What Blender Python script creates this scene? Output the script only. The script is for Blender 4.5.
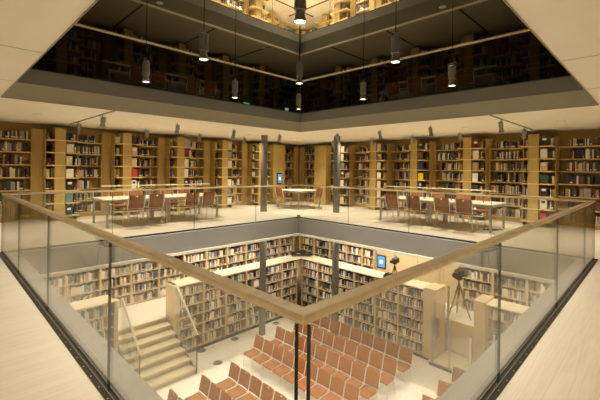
import bpy, math, random
from mathutils import Vector, Matrix
random.seed(7)
for o in list(bpy.data.objects): bpy.data.objects.remove(o)
S = bpy.context.scene
COL = S.collection

# ---------------------------------------------------------------- camera
F_PX, ROLL, YAW, PX, PY, EYE = 364.4, 0.0125, -0.0041, 300.0, 169.6, 1.6
cd = bpy.data.cameras.new('camera'); cam = bpy.data.objects.new('camera', cd); COL.objects.link(cam)
cd.sensor_fit = 'HORIZONTAL'; cd.sensor_width = 36; cd.lens = F_PX/600*36
cd.shift_x = (300-PX)/600; cd.shift_y = -(200-PY)/600
cd.clip_start = 0.05; cd.clip_end = 200
_a = math.pi/4+YAW
FW = Vector((math.cos(_a), math.sin(_a), 0)); RT = Vector((math.sin(_a), -math.cos(_a), 0)); UP = Vector((0, 0, 1))
r_ = RT*math.cos(ROLL)+UP*math.sin(ROLL); u_ = -RT*math.sin(ROLL)+UP*math.cos(ROLL)
m = Matrix((r_, u_, -FW)).transposed().to_4x4(); EYEP = Vector((-.018, .018, EYE)); m.translation = EYEP; cam.matrix_world = m
S.camera = cam
def project(p):
    d = Vector(p)-EYEP; z = d.dot(FW)
    if z < .05: return None
    return PX+F_PX*d.dot(r_)/z, PY-F_PX*d.dot(u_)/z, z

# ---------------------------------------------------------------- world, exposure
w = bpy.data.worlds.new('world'); S.world = w; w.use_nodes = True
w.node_tree.nodes['Background'].inputs[0].default_value = (1, .85, .6, 1)
w.node_tree.nodes['Background'].inputs[1].default_value = 0.02
S.view_settings.view_transform = 'Standard'; S.view_settings.look = 'None'; S.view_settings.gamma = 1
S.view_settings.use_curve_mapping = False
S.view_settings.exposure = 0.3

WARM = (1.0, .89, .69)
# power of each kind of lamp (tuned here)
P_AREA_READING = 230      # recessed luminaires over the reading floor
P_AREA_LOW = 50          # added fill lamps over the lower gallery and auditorium edge
P_PENDANT = 430
P_TRACK = 11
P_TOP = 560
P_DARK = 0.3

# ---------------------------------------------------------------- materials
def nodes(name):
    mt = bpy.data.materials.new(name); mt.use_nodes = True
    nt = mt.node_tree; b = nt.nodes['Principled BSDF']; return mt, nt, b
def mat(name, col, rough=.6, metal=0, var=.0, scale=8, stretch=(1, 1, 1), bump=0, spec=.5):
    mt, nt, b = nodes(name)
    b.inputs['Base Color'].default_value = (*col, 1); b.inputs['Roughness'].default_value = rough
    b.inputs['Metallic'].default_value = metal; b.inputs['Specular IOR Level'].default_value = spec
    tc = nt.nodes.new('ShaderNodeTexCoord'); mp = nt.nodes.new('ShaderNodeMapping'); mp.inputs['Scale'].default_value = stretch
    n = nt.nodes.new('ShaderNodeTexNoise'); n.inputs['Scale'].default_value = scale; n.inputs['Detail'].default_value = 4
    nt.links.new(tc.outputs['Object'], mp.inputs[0]); nt.links.new(mp.outputs[0], n.inputs['Vector'])
    mx = nt.nodes.new('ShaderNodeMix'); mx.data_type = 'RGBA'
    v = var if var else .04
    mx.inputs[6].default_value = (*[c*(1-v) for c in col], 1); mx.inputs[7].default_value = (*[min(1, c*(1+v)) for c in col], 1)
    nt.links.new(n.outputs['Fac'], mx.inputs[0]); nt.links.new(mx.outputs[2], b.inputs['Base Color'])
    if bump:
        bp = nt.nodes.new('ShaderNodeBump'); bp.inputs['Strength'].default_value = bump
        nt.links.new(n.outputs['Fac'], bp.inputs['Height']); nt.links.new(bp.outputs[0], b.inputs['Normal'])
    return mt
def plank(name, c1, c2, rough, bw=1.6, rh=.09, rot=0, mort=.0015):
    mt, nt, b = nodes(name)
    tc = nt.nodes.new('ShaderNodeTexCoord'); mp = nt.nodes.new('ShaderNodeMapping'); mp.inputs['Rotation'].default_value = (0, 0, rot)
    br = nt.nodes.new('ShaderNodeTexBrick'); br.inputs['Scale'].default_value = 1
    br.inputs['Brick Width'].default_value = bw; br.inputs['Row Height'].default_value = rh; br.inputs['Mortar Size'].default_value = mort
    br.inputs['Color1'].default_value = (*c1, 1); br.inputs['Color2'].default_value = (*c2, 1)
    br.inputs['Mortar'].default_value = (*[c*.6 for c in c2], 1); br.offset_frequency = 2; br.offset = .37
    nt.links.new(tc.outputs['Object'], mp.inputs[0]); nt.links.new(mp.outputs[0], br.inputs['Vector'])
    m2 = nt.nodes.new('ShaderNodeMapping'); m2.inputs['Scale'].default_value = (1.2, 26, 1)
    n = nt.nodes.new('ShaderNodeTexNoise'); n.inputs['Scale'].default_value = 2.2; n.inputs['Detail'].default_value = 5
    nt.links.new(mp.outputs[0], m2.inputs[0]); nt.links.new(m2.outputs[0], n.inputs['Vector'])
    mx = nt.nodes.new('ShaderNodeMix'); mx.data_type = 'RGBA'; mx.blend_type = 'OVERLAY'; mx.inputs[0].default_value = .42
    nt.links.new(br.outputs['Color'], mx.inputs[6]); nt.links.new(n.outputs['Fac'], mx.inputs[7])
    nt.links.new(mx.outputs[2], b.inputs['Base Color']); b.inputs['Roughness'].default_value = rough
    return mt
def glassmat(name, tint, rough=.0, ior=1.5):
    mt = bpy.data.materials.new(name); mt.use_nodes = True; nt = mt.node_tree; nt.nodes.clear()
    out = nt.nodes.new('ShaderNodeOutputMaterial'); mx = nt.nodes.new('ShaderNodeMixShader')
    fr = nt.nodes.new('ShaderNodeFresnel'); fr.inputs['IOR'].default_value = ior
    ge = nt.nodes.new('ShaderNodeNewGeometry'); mi_ = nt.nodes.new('ShaderNodeMix'); mi_.inputs[2].default_value = ior; mi_.inputs[3].default_value = 1/ior
    nt.links.new(ge.outputs['Backfacing'], mi_.inputs[0]); nt.links.new(mi_.outputs[0], fr.inputs['IOR'])
    tr = nt.nodes.new('ShaderNodeBsdfTransparent'); tr.inputs[0].default_value = (*tint, 1)
    gl = nt.nodes.new('ShaderNodeBsdfGlossy'); gl.inputs['Roughness'].default_value = rough
    nt.links.new(fr.outputs[0], mx.inputs[0]); nt.links.new(tr.outputs[0], mx.inputs[1]); nt.links.new(gl.outputs[0], mx.inputs[2])
    nt.links.new(mx.outputs[0], out.inputs[0]); return mt
def emit(name, col, s):
    mt, nt, b = nodes(name); b.inputs['Base Color'].default_value = (*col, 1)
    b.inputs['Emission Color'].default_value = (*col, 1); b.inputs['Emission Strength'].default_value = s
    return mt
WOODC = (.45, .305, .085)
M = dict(
    floor=plank('pale_floorboards', (.80, .73, .61), (.76, .68, .56), .42, 2.2, .12, 0, .0005),
    floor_low=plank('pale_tiles', (.80, .76, .66), (.76, .71, .60), .5, 1.2, .6, 0, .003),
    ceil=mat('ceiling_plaster', (.74, .68, .55), .7, var=.05, scale=1.5),
    white=mat('off_white_plaster', (.70, .64, .52), .8),
    wood=mat('honey_wood', WOODC, .55, var=.14, scale=3, stretch=(6, 6, .6)),
    wood_h=mat('honey_wood_boards', (.68, .50, .19), .5, var=.1, scale=3, stretch=(1, 1, 8)),
    woodlow=mat('pale_oak', (.60, .465, .27), .5, var=.08, scale=3, stretch=(5, 5, .6)),
    oak=mat('handrail_oak', (.64, .52, .345), .38, var=.22, scale=14, stretch=(1, 1, 1)),
    counter=mat('counter_oak', (.74, .65, .46), .45, var=.06, scale=2, stretch=(2, 2, 2)),
    grey=mat('grey_painted_steel', (.25, .235, .205), .5, 0, var=.05, scale=20),
    ledge=mat('grey_ledge', (.24, .228, .205), .55, var=.05, scale=3, stretch=(1, 1, 1)),
    cove=mat('cove_shaded', (.33, .295, .21), .7),  # beige edge band, its dim lighting put into a darker colour
    cove2=mat('cove_shaded_upper', (.17, .155, .10), .7),  # darker copy for the upper band, shade mixed into the colour
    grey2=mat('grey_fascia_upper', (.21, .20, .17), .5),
    lip=mat('brown_lip', (.30, .23, .13), .5),
    steel=mat('brushed_steel', (.46, .45, .42), .38, .75, var=.05, scale=40),
    column=mat('column_grey', (.15, .145, .125), .45, .3),
    chrome=mat('chrome', (.78, .76, .70), .3, .6),
    dark=mat('dark_channel', (.045, .042, .035), .4, .3),
    black=mat('matte_black', (.012, .012, .013), .5),
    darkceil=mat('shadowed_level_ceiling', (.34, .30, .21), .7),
    tan=mat('chair_ply_orange', (.32, .125, .040), .5, var=.1, scale=6, spec=.2),
    table=mat('table_white', (.78, .73, .60), .35),
    glass=glassmat('clear_glass', (.965, .97, .95), 0, 1.8),
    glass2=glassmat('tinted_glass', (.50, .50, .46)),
    gedge=mat('green_glass_edge', (.012, .035, .02), .15),
    lens=emit('lamp_lens', (1, .93, .8), 5),
    lens_hot=emit('downlight_lens', (1, .88, .68), 1.0),
    screen=emit('screen_blue', (.06, .25, .55), .55),
    green=emit('exit_green', (.05, .75, .45), 1.2),
    signwhite=emit('sign_white', (.9, .9, .8), .8),
    spotgrey=mat('spot_housing', (.27, .26, .225), .4, .4),
    paint_white=mat('enamel_white', (.8, .78, .7), .4),
    disc=mat('floor_box_steel', (.30, .29, .27), .35, .8),
)
BOOKC = {
 'white': (.80, .76, .66), 'cream': (.72, .60, .40), 'tan': (.45, .31, .16), 'brown': (.15, .075, .035), 'dark brown': (.055, .03, .018),
 'black': (.018, .017, .018), 'navy blue': (.022, .035, .11), 'blue': (.06, .13, .33), 'grey': (.30, .29, .26), 'dark green': (.03, .065, .035),
 'dark red': (.19, .022, .018), 'red': (.5, .04, .03), 'pale pink': (.72, .47, .36), 'teal': (.08, .24, .24), 'yellow': (.85, .68, .02), 'orange': (.6, .2, .04)}
BM = {k: mat('book_'+k.replace(' ', '_'), c, .55) for k, c in BOOKC.items()}
BKEYS = list(BOOKC)

# ---------------------------------------------------------------- mesh helpers
class MB:
    def __init__(s): s.v = []; s.f = []; s.mi = []; s.sm = []
    def add(s, vs, fs, mi=0, smooth=False):
        n = len(s.v); s.v += [tuple(v) for v in vs]
        for f in fs: s.f.append(tuple(i+n for i in f)); s.mi.append(mi); s.sm.append(smooth)
        return s
    def box(s, x0, x1, y0, y1, z0, z1, mi=0):
        x0, x1 = min(x0, x1), max(x0, x1); y0, y1 = min(y0, y1), max(y0, y1); z0, z1 = min(z0, z1), max(z0, z1)
        return s.add([(x0,y0,z0),(x1,y0,z0),(x1,y1,z0),(x0,y1,z0),(x0,y0,z1),(x1,y0,z1),(x1,y1,z1),(x0,y1,z1)],
              [(0,3,2,1),(4,5,6,7),(0,1,5,4),(1,2,6,5),(2,3,7,6),(3,0,4,7)], mi)
    def tube(s, pts, r, n=8, mi=0, cap=True):
        pts = [Vector(p) for p in pts]; rs = r if isinstance(r, (list, tuple)) else [r]*len(pts)
        rings = []; up = None
        for i, p in enumerate(pts):
            t = (pts[min(i+1, len(pts)-1)]-pts[max(i-1, 0)])
            if t.length < 1e-9: t = Vector((0, 0, 1))
            t.normalize()
            a = Vector((0, 0, 1)) if abs(t.z) < .9 else Vector((1, 0, 0))
            if up is not None: a = up
            x = t.cross(a); x.normalize(); y = x.cross(t); up = y if False else None
            rings.append([p+(x*math.cos(2*math.pi*k/n)+y*math.sin(2*math.pi*k/n))*rs[i] for k in range(n)])
        vs = [v for rg in rings for v in rg]; fs = []
        for i in range(len(pts)-1):
            for k in range(n):
                a, b = i*n+k, i*n+(k+1) % n; fs.append((a, b, b+n, a+n))
        s.add(vs, fs, mi, True)
        if cap:
            s.add(rings[0], [tuple(range(n))[::-1]], mi); s.add(rings[-1], [tuple(range(n))], mi)
        return s
    def lathe(s, prof, n=16, c=(0, 0, 0), mi=0, smooth=True):
        vs = [(c[0]+r*math.cos(2*math.pi*k/n), c[1]+r*math.sin(2*math.pi*k/n), c[2]+z) for r, z in prof for k in range(n)]
        fs = [(i*n+k, i*n+(k+1) % n, (i+1)*n+(k+1) % n, (i+1)*n+k) for i in range(len(prof)-1) for k in range(n)]
        s.add(vs, fs, mi, smooth)
        if prof[0][0] > 1e-4: s.add(vs[:n], [tuple(range(n))[::-1]], mi)
        if prof[-1][0] > 1e-4: s.add(vs[-n:], [tuple(range(n))], mi)
        return s
    def prism(s, poly, axis, t0, t1, mi=0):
        # poly: 2D points; axis 0 -> extrude along x with (y,z); 1 -> along y with (x,z); 2 -> along z with (x,y)
        def P(a, b, t): return (t, a, b) if axis == 0 else (a, t, b) if axis == 1 else (a, b, t)
        n = len(poly); vs = [P(a, b, t0) for a, b in poly]+[P(a, b, t1) for a, b in poly]
        return s.add(vs, [tuple(range(n))[::-1], tuple(range(n, 2*n))]+[(i, (i+1) % n, (i+1) % n+n, i+n) for i in range(n)], mi)
    def sheet(s, P, nu, nv, th, skip=(), mi=0):
        # a bent board: P(i,j) -> (point, normal); th thickness; skip = set of cells left open
        top = {}; vs = []; fs = []
        for i in range(nu+1):
            for j in range(nv+1):
                p, nn = P(i/nu, j/nv); p = Vector(p); nn = Vector(nn).normalized()
                top[i, j] = len(vs); vs.append(p+nn*th/2); vs.append(p-nn*th/2)
        cells = {(i, j) for i in range(nu) for j in range(nv)}-set(skip)
        for (i, j) in cells:
            q = [top[i, j], top[i+1, j], top[i+1, j+1], top[i, j+1]]
            fs.append(tuple(q)); fs.append(tuple(k+1 for k in q[::-1]))
            for (di, dj, a, b) in ((0,-1,0,1),(1,0,1,2),(0,1,2,3),(-1,0,3,0)):
                if (i+di, j+dj) not in cells: fs.append((q[b], q[a], q[a]+1, q[b]+1))
        return s.add(vs, fs, mi, True)
    def build(s, name, mats, parent=None, bevel=0):
        me = bpy.data.meshes.new(name); me.from_pydata(s.v, [], s.f)
        for k in (mats if isinstance(mats, (list, tuple)) else [mats]): me.materials.append(M[k] if isinstance(k, str) else k)
        me.polygons.foreach_set('material_index', s.mi); me.polygons.foreach_set('use_smooth', s.sm)
        me.update()
        import bmesh
        bm = bmesh.new(); bm.from_mesh(me); bmesh.ops.recalc_face_normals(bm, faces=bm.faces); bm.to_mesh(me); bm.free()
        o = bpy.data.objects.new(name, me); COL.objects.link(o)
        if parent: o.parent = parent
        if bevel:
            b = o.modifiers.new('bevel', 'BEVEL'); b.width = bevel; b.segments = 2; b.limit_method = 'ANGLE'
        return o
def tag(o, label, cat, group=None, kind=None):
    if label: o['label'] = label
    if cat: o['category'] = cat
    if group: o['group'] = group
    if kind: o['kind'] = kind
    return o
def struct(o): o['kind'] = 'structure'; return o
def empty(name, loc, rz=0):
    o = bpy.data.objects.new(name, None); COL.objects.link(o); o.location = loc; o.rotation_euler = (0, 0, rz); return o
def dup(root, loc, rz=0, label=None, group=None):
    r = root.copy(); COL.objects.link(r); r.location = loc; r.rotation_euler = (0, 0, rz)
    if label: r['label'] = label
    if group: r['group'] = group
    for ch in list(root.children):
        c = ch.copy(); COL.objects.link(c); c.parent = r
        for g in list(ch.children):
            d = g.copy(); COL.objects.link(d); d.parent = c
    return r
def lamp(kind, loc, power, parent=None, col=WARM, size=.3, spot=60, blend=.5, aim=None, sizey=None):
    l = bpy.data.lights.new('lamp', kind); l.energy = power; l.color = col
    if kind == 'AREA':
        l.size = size
        if sizey: l.shape = 'RECTANGLE'; l.size_y = sizey
        else: l.shape = 'DISK'
    if kind == 'SPOT': l.spot_size = math.radians(spot); l.spot_blend = blend; l.shadow_soft_size = size
    if kind == 'POINT': l.shadow_soft_size = size
    o = bpy.data.objects.new('lamp', l); COL.objects.link(o); o.location = loc
    if aim is not None: o.rotation_euler = Vector(aim).to_track_quat('-Z', 'Y').to_euler()
    if parent: o.parent = parent
    return o
ORD = ['first', 'second', 'third', 'fourth', 'fifth', 'sixth', 'seventh', 'eighth', 'ninth', 'tenth']

# ---------------------------------------------------------------- atrium ring helpers
def corners(a, b, o): return [(a-o, a-o), (b+o, a-o), (b+o, b+o), (a-o, b+o)]
def side_sweep(mb, a, b, side, prof, mi=0):
    n = len(prof); vs = []
    for o, z in prof: c = corners(a, b, o)[side]; vs.append((c[0], c[1], z))
    for o, z in prof: c = corners(a, b, o)[(side+1) % 4]; vs.append((c[0], c[1], z))
    mb.add(vs, [tuple(range(n))[::-1], tuple(range(n, 2*n))]+[(i, (i+1) % n, (i+1) % n+n, i+n) for i in range(n)], mi)
def ring_sweep(mb, a, b, prof, mi=0):
    for s in range(4): side_sweep(mb, a, b, s, prof, mi)
def ring_slab(mb, a, b, lo, hi, z0, z1, mi=0):   # square slab lo..hi with the hole a..b
    mb.box(lo, hi, lo, a, z0, z1, mi); mb.box(lo, hi, b, hi, z0, z1, mi)
    mb.box(lo, a, a, b, z0, z1, mi); mb.box(b, hi, a, b, z0, z1, mi)
LO = -4.5
Z_LOW, Z_GAL, Z_UP, Z_TOP = -4.65, -3.5, 3.45, 6.98

# ================================================================ SETTING
mb = MB(); ring_slab(mb, .83, 8.62, LO, 13.7, -.04, 0); struct(mb.build('floor', 'floor'))
mb = MB(); ring_slab(mb, 1.12, 8.44, LO, 14.4, -.47, -.041); struct(mb.build('trim_1', 'grey'))
mb = MB(); ring_sweep(mb, 1.12, 8.44, [(.0, -.04), (.0, 0), (.195, 0), (.195, -.04)]); struct(mb.build('trim_2', 'ledge'))
mb = MB(); ring_sweep(mb, 1.12, 8.44, [(.002, -.52), (.002, -.472), (.05, -.472), (.05, -.52)]); struct(mb.build('trim_3', 'lip'))
mb = MB(); ring_slab(mb, 1.17, 8.35, LO, 14.4, -.53, -.474); struct(mb.build('ceiling', 'white'))
# reading floor ceiling with its stepped edge
mb = MB(); ring_slab(mb, .86, 8.70, LO, 13.7, 2.88, 2.95); struct(mb.build('ceiling', 'ceil'))
mb = MB(); ring_sweep(mb, .99, 8.56, [(.13, 2.866), (.13, 2.879), (.137, 2.879), (.137, 2.866)]); struct(mb.build('trim_4', 'lip'))
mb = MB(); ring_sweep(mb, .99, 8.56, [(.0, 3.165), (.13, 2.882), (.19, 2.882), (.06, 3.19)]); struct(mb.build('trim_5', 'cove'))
mb = MB(); ring_sweep(mb, .99, 8.56, [(0, 3.166), (0, 3.455), (.06, 3.455), (.06, 3.192)]); struct(mb.build('trim_6', 'grey2'))
mb = MB(); ring_slab(mb, .93, 8.621, LO, 13.7, 3.38, 3.45); struct(mb.build('floor', 'floor'))
# joints in the near ceiling boards
k = 7
for y in (4.99, 6.95):
    for sw in (0, 1):
        mb = MB()
        if sw == 0: mb.box(LO+.1, .84, y-.006, y+.006, 2.8785, 2.8799)
        else: mb.box(y-.006+.05, y+.006+.05, LO+.1, .84, 2.8785, 2.8799)
        struct(mb.build('trim_%d' % k, 'dark')); k += 1
# dark level's ceiling, and the lit top level
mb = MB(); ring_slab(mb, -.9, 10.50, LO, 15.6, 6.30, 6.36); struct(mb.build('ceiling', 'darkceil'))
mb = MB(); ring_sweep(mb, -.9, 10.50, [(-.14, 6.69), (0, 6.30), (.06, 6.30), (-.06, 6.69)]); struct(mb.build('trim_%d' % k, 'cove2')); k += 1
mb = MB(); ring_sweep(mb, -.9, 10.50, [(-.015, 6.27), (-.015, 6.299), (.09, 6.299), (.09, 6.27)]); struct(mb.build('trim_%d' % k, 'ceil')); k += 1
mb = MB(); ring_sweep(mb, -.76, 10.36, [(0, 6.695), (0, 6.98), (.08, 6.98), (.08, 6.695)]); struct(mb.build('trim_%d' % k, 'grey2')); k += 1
mb = MB(); ring_slab(mb, -.85, 10.45, LO, 15.6, 6.90, 6.98); struct(mb.build('floor', 'floor'))
mb = MB(); mb.box(LO, 15.6, LO, 15.6, 9.85, 9.95); struct(mb.build('ceiling', 'white'))
# lower floor and gallery walkway
mb = MB(); mb.box(LO, 11.55, LO, 11.3, Z_LOW-.1, Z_LOW); mb.box(11.55, 12.6, 3.6, 5.45, Z_LOW-.1, Z_LOW); mb.box(3.8, 5.8, 11.3, 12.3, Z_LOW-.1, Z_LOW)
struct(mb.build('floor', 'floor_low'))
mb = MB(); mb.box(LO, 14.4, 12.12, 14.4, Z_GAL-.15, Z_GAL); mb.box(12.62, 14.4, LO, 12.12, Z_GAL-.15, Z_GAL)
mb.box(12.3, 12.62, 5.45, 12.12, Z_GAL-.15, Z_GAL); mb.box(12.3, 12.62, LO, 3.6, Z_GAL-.15, Z_GAL)
struct(mb.build('floor', 'floor_low'))
mb = MB(); mb.box(12.62, 12.66, 3.6, 5.45, Z_LOW, Z_GAL-.15); struct(mb.build('trim_%d' % k, 'woodlow')); k += 1
# walls
def wall(name, x0, x1, y0, y1, z0, z1, m_): struct(MB().box(x0, x1, y0, y1, z0, z1).build(name, m_))
wall('wall_left_lower', LO, 14.4, 14.28, 14.4, Z_LOW-.1, -.53, 'woodlow'); wall('wall_right_lower', 14.28, 14.4, LO, 14.28, Z_LOW-.1, -.53, 'woodlow')
wall('wall_left', LO, 13.7, 13.58, 13.7, 0, 2.88, 'wood'); wall('wall_right', 13.58, 13.7, LO, 13.58, 0, 2.88, 'wood')
wall('wall_left_upper', LO, 13.7, 13.58, 13.7, 3.45, 6.3, 'wood'); wall('wall_right_upper', 13.58, 13.7, LO, 13.58, 3.45, 6.3, 'wood')
wall('wall_left_top', LO, 15.6, 15.5, 15.6, 6.98, 9.85, 'wood'); wall('wall_right_top', 15.5, 15.6, LO, 15.5, 6.98, 9.85, 'wood')
wall('wall_near_left', LO-.12, LO, LO, 15.6, Z_LOW-.1, 9.95, 'woodlow'); wall('wall_near_right', LO, 15.6, LO-.12, LO, Z_LOW-.1, 9.95, 'woodlow')
wall('wall_near_low_left', LO, .8, -.6, -.5, Z_LOW, -.53, 'woodlow')

# yellow closing panels in the far corner of the reading floor
for sd in 'LR':
    u0, u1 = (10.95, 11.65) if sd == 'L' else (10.88, 11.58)
    q = MB().box(u0, u1, 12.6, 13.0, 0, 2.72) if sd == 'L' else MB().box(12.6, 13.0, u0, u1, 0, 2.72)
    tag(q.build('wall_panel', 'wood'), 'tall plain honey wood panel %s of the far corner bookcases' % ('left' if sd == 'L' else 'right'), 'panel')

# ================================================================ BOOKS
BOOKS = []      # (x0,x1,y0,y1,z0,z1,colour,where)
DARKP = ['dark brown']*9+['brown']*6+['black']*8+['cream']*5+['tan']*4+['grey']*5+['white']*5+['navy blue']*2+['dark green']*2+['dark red']*2
LIGHTP = ['white']*12+['dark brown']*4+['black']*2+['cream']*5+['grey']*6+['tan']*5+['brown']*5+['dark brown']*4+['black']*2+['navy blue']*2+['blue']*2+['dark red']+['pale pink']*2+['dark green']+['teal']
def XY(sd, u0, u1, v0, v1): return (u0, u1, v0, v1) if sd == 'L' else (v0, v1, u0, u1)
def fill(sd, u0, u1, v, z, hmax, pal, where, full=.95, tmin=.018, tmax=.04, depth=.2):
    u = u0; stop = u0+(u1-u0)*full; run = None; rl = 0
    while u < stop-tmax:
        if rl <= 0: run = random.choice(pal); rl = random.choice((1, 1, 1, 1, 2, 3)); hh = random.uniform(.68, .97)*hmax; tt = random.uniform(tmin, tmax)
        rl -= 1
        t = tt; h = hh*random.uniform(.96, 1.0)
        if random.random() < .03: u += random.uniform(.02, .12)
        if u+t > u1: break
        BOOKS.append((*XY(sd, u, u+t-.003, v+random.uniform(0, .02), v+depth), z+.0015, z+h, run, where))
        u += t
def rowname(i, n):
    j = n-1-i
    return 'top row' if j == 0 else 'bottom row' if i == 0 else '%s row down' % ORD[j]

def shelf_part(sd, parent, u0, u1, v0, v1, z, th, mt='wood_h', org=(0, 0, 0)):
    x0, x1, y0, y1 = XY(sd, u0, u1, v0, v1)
    return MB().box(x0-org[0], x1-org[0], y0-org[1], y1-org[1], z-th-org[2], z-org[2]).build('shelf', mt, parent)
def bookcase(sd, u0, u1, v, z0, zs, ztop, depth, mt, mth, pal, label, where, group, hrow=.3, pil=.03, pal_full=.95, topboard=False, base=True, books=True, div=True):
    um = (u0+u1)/2; org = (um, v, z0) if sd == 'L' else (v, um, z0)
    t = empty('bookcase', org); tag(t, label, 'bookcase', group)
    def B(name, a0, a1, b0, b1, c0, c1, mm):
        x0, x1, y0, y1 = XY(sd, a0, a1, b0, b1)
        return MB().box(x0-org[0], x1-org[0], y0-org[1], y1-org[1], c0-z0, c1-z0).build(name, mm, t)
    B('back_panel', u0, u1, v+depth-.02, v+depth, z0, ztop, mt)
    B('side_panel', u0, u0+pil, v, v+depth-.02, z0, ztop, mt); B('side_panel', u1-pil, u1, v, v+depth-.02, z0, ztop, mt)
    for i, z in enumerate(zs):
        B('shelf', u0+pil, u1-pil, v+.005, v+depth-.02, z-.028, z, mth)
        h = min(hrow, (zs[i+1] if i+1 < len(zs) else ztop)-z-.05)
        if books: fill(sd, u0+pil+.01, u1-pil-.01, v+.04, z, h, pal, where % rowname(i, len(zs)), random.uniform(pal_full-.12, 1.0), depth=.22)
    if topboard: B('top_board', u0, u1, v-.02, v+depth, ztop, ztop+.035, mth)
    if base and zs[0]-z0 > .04: B('plinth', u0+pil, u1-pil, v+(.03 if zs[0]-z0 > .06 else .008), v+depth-.02, z0, zs[0]-.028, mt)
    return t

# --- reading floor wall bookcases and projecting end bookcases
ZS = [.15, .525, .90, 1.275, 1.65, 2.02, 2.39]
PIER_L = [2.5, 4.40, 6.30, 8.22, 10.1]
PIER_R = [2.87, 4.79, 6.72, 8.50, 10.37]
DISP = {('L', 0): ['navy blue', 'teal', 'black', 'white', 'cream', 'white', None], ('L', 1): ['cream', None, 'white', 'red', 'cream', 'pale pink', 'dark brown'],
        ('L', 2): ['white', 'grey', 'black', 'white', 'cream', 'dark red', 'grey'], ('L', 3): ['white', 'grey', 'white', 'dark brown', 'cream', 'grey', 'cream'],
        ('L', 4): [None, 'grey', 'dark brown', 'white', None, 'tan', None],
        ('R', 0): ['red', 'white', 'black', 'dark green', 'pale pink', 'white', 'black'], ('R', 1): ['grey', 'dark brown', 'navy blue', 'white', 'tan', 'white', 'dark red'],
        ('R', 2): ['dark brown', 'grey', 'black', 'yellow', 'navy blue', 'brown', 'black'], ('R', 3): ['pale pink', 'white', 'cream', 'white', 'white', 'tan', 'cream'],
        ('R', 4): ['cream', 'dark brown', 'white', 'brown', 'grey', 'cream', 'white']}
SIDE = {'L': 'left', 'R': 'right'}
def face_out(sd, u0, u1, v, z, h, c, where):
    x0, x1, y0, y1 = XY(sd, u0, u1, v, v+.03)
    t = empty('displayed_book', ((x0+x1)/2, (y0+y1)/2, z+.0015)); hx, hy = (x1-x0)/2, (y1-y0)/2
    MB().box(-hx, hx, -hy, hy, 0, h).build('cover', BM[c], t)
    oc = 'black' if c in ('white', 'cream', 'yellow') else 'white'
    if c == 'cream': oc = 'dark red'
    if c in ('pale pink', 'black') or random.random() < .15:
        w_ = (u1-u0)/2
        MB().box(*XY(sd, -.55*w_, .55*w_, -.018, -.0152), .58*h, .82*h).build('cover_print', BM[oc], t)
    tag(t, '%s face-out book, %s' % (c, where), 'book', 'books displayed face out')
def pier(sd, P, i, v=12.6, zb=0, disp=True, tagname='reading floor', zs=ZS, pal=DARKP):
    s = 1 if sd == 'L' else -1
    org = (P, v, zb) if sd == 'L' else (v, P, zb)
    n_ = ORD[i]
    name = '%s end bookcase from %s edge, %s' % (n_, SIDE[sd], tagname)
    t = empty('end_bookcase', org); tag(t, name.replace('end bookcase', 'projecting wood end bookcase'), 'bookcase', 'end bookcases of the '+tagname)
    def B(nm, a0, a1, b0, b1, c0, c1, mm):
        x0, x1, y0, y1 = XY(sd, P+s*a0, P+s*a1, b0, b1)
        x0, x1 = sorted((x0, x1)); y0, y1 = sorted((y0, y1))
        return MB().box(x0-org[0], x1-org[0], y0-org[1], y1-org[1], c0, c1).build(nm, mm, t)
    B('end_panel', 0, .27, v+.012, v+.55, 0, 2.74, 'wood')
    B('side_panel', .63, .655, v+.25, v+.55, 0, 2.7, 'wood'); B('side_panel', -.2, -.175, v+.25, v+.55, 0, 2.7, 'wood')
    for j, z in enumerate(zs):
        B('shelf', -.2, 0, v-.01, v+.55, z-.032, z, 'wood_h'); B('shelf', .27, .65, v-.01, v+.55, z-.032, z, 'wood_h')
        B('shelf_nosing', 0, .27, v-.01, v+.012, z-.03, z, 'wood_h')
        wh = '%s, %s' % (rowname(j, len(zs)), name)
        # books on the narrow side, spines towards the aisle
        a, b = sorted((P+s*-.17, P+s*-.01)); fill(sd, a, b, v+.2, zb+z, .29, pal, wh, 1.0, .022, .04)
        c = DISP.get((sd, i), [None]*7)[j] if disp else None
        if c:
            a, b = sorted((P+s*.30, P+s*(.30+random.uniform(.15, .20)))); face_out(sd, a, b, v+.06, zb+z, random.uniform(.25, .30), c, wh)
            a, b = sorted((P+s*.53, P+s*.625)); fill(sd, a, b, v+.1, zb+z, .27, pal, wh, 1.0, .022, .035)
        else:
            a, b = sorted((P+s*.29, P+s*.62)); fill(sd, a, b, v+.08, zb+z, .28, pal, wh, .95, .022, .04)
    return t
def level(zb, v_pier, v_wall, tagname, starts, piers, disp, pal, hrow=.31):
    for sd in 'LR':
        st = starts[sd]
        for i in range(len(st)-1):
            u0, u1 = st[i]+.15, st[i+1]-.15
            lab = '%s wall bookcase from %s edge, %s' % (ORD[i], SIDE[sd], tagname)
            bookcase(sd, u0, u1, v_wall, zb, [zb+z for z in ZS], zb+2.70, .34, 'wood', 'wood_h', pal, lab.replace('wall bookcase', 'honey wood wall bookcase'), '%s, '+lab, 'wall bookcases of the '+tagname, hrow=hrow)
        for i, u in enumerate(st):
            x0, x1, y0, y1 = XY(sd, u-.149, u+.149, v_wall-.02, v_wall+.34)
            o = MB().box(x0, x1, y0, y1, zb, zb+2.72).build('pilaster', 'wood')
            tag(o, 'honey wood upright between wall bookcases, %s from the %s edge, %s' % (ORD[i], SIDE[sd], tagname), 'panel', 'upright wood panels of the '+tagname)
        for i, P in enumerate(piers[sd]): pier(sd, P, i, v_pier, zb, disp, tagname, pal=pal)
ST = {'L': [.3, 2.2, 4.1, 6.0, 7.9, 9.8, 11.6, 13.0], 'R': [.6, 2.4, 4.3, 6.18, 8.05, 9.92, 11.6, 13.0]}
level(0, 12.6, 13.2, 'reading floor', ST, {'L': PIER_L, 'R': PIER_R}, True, DARKP)
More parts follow.
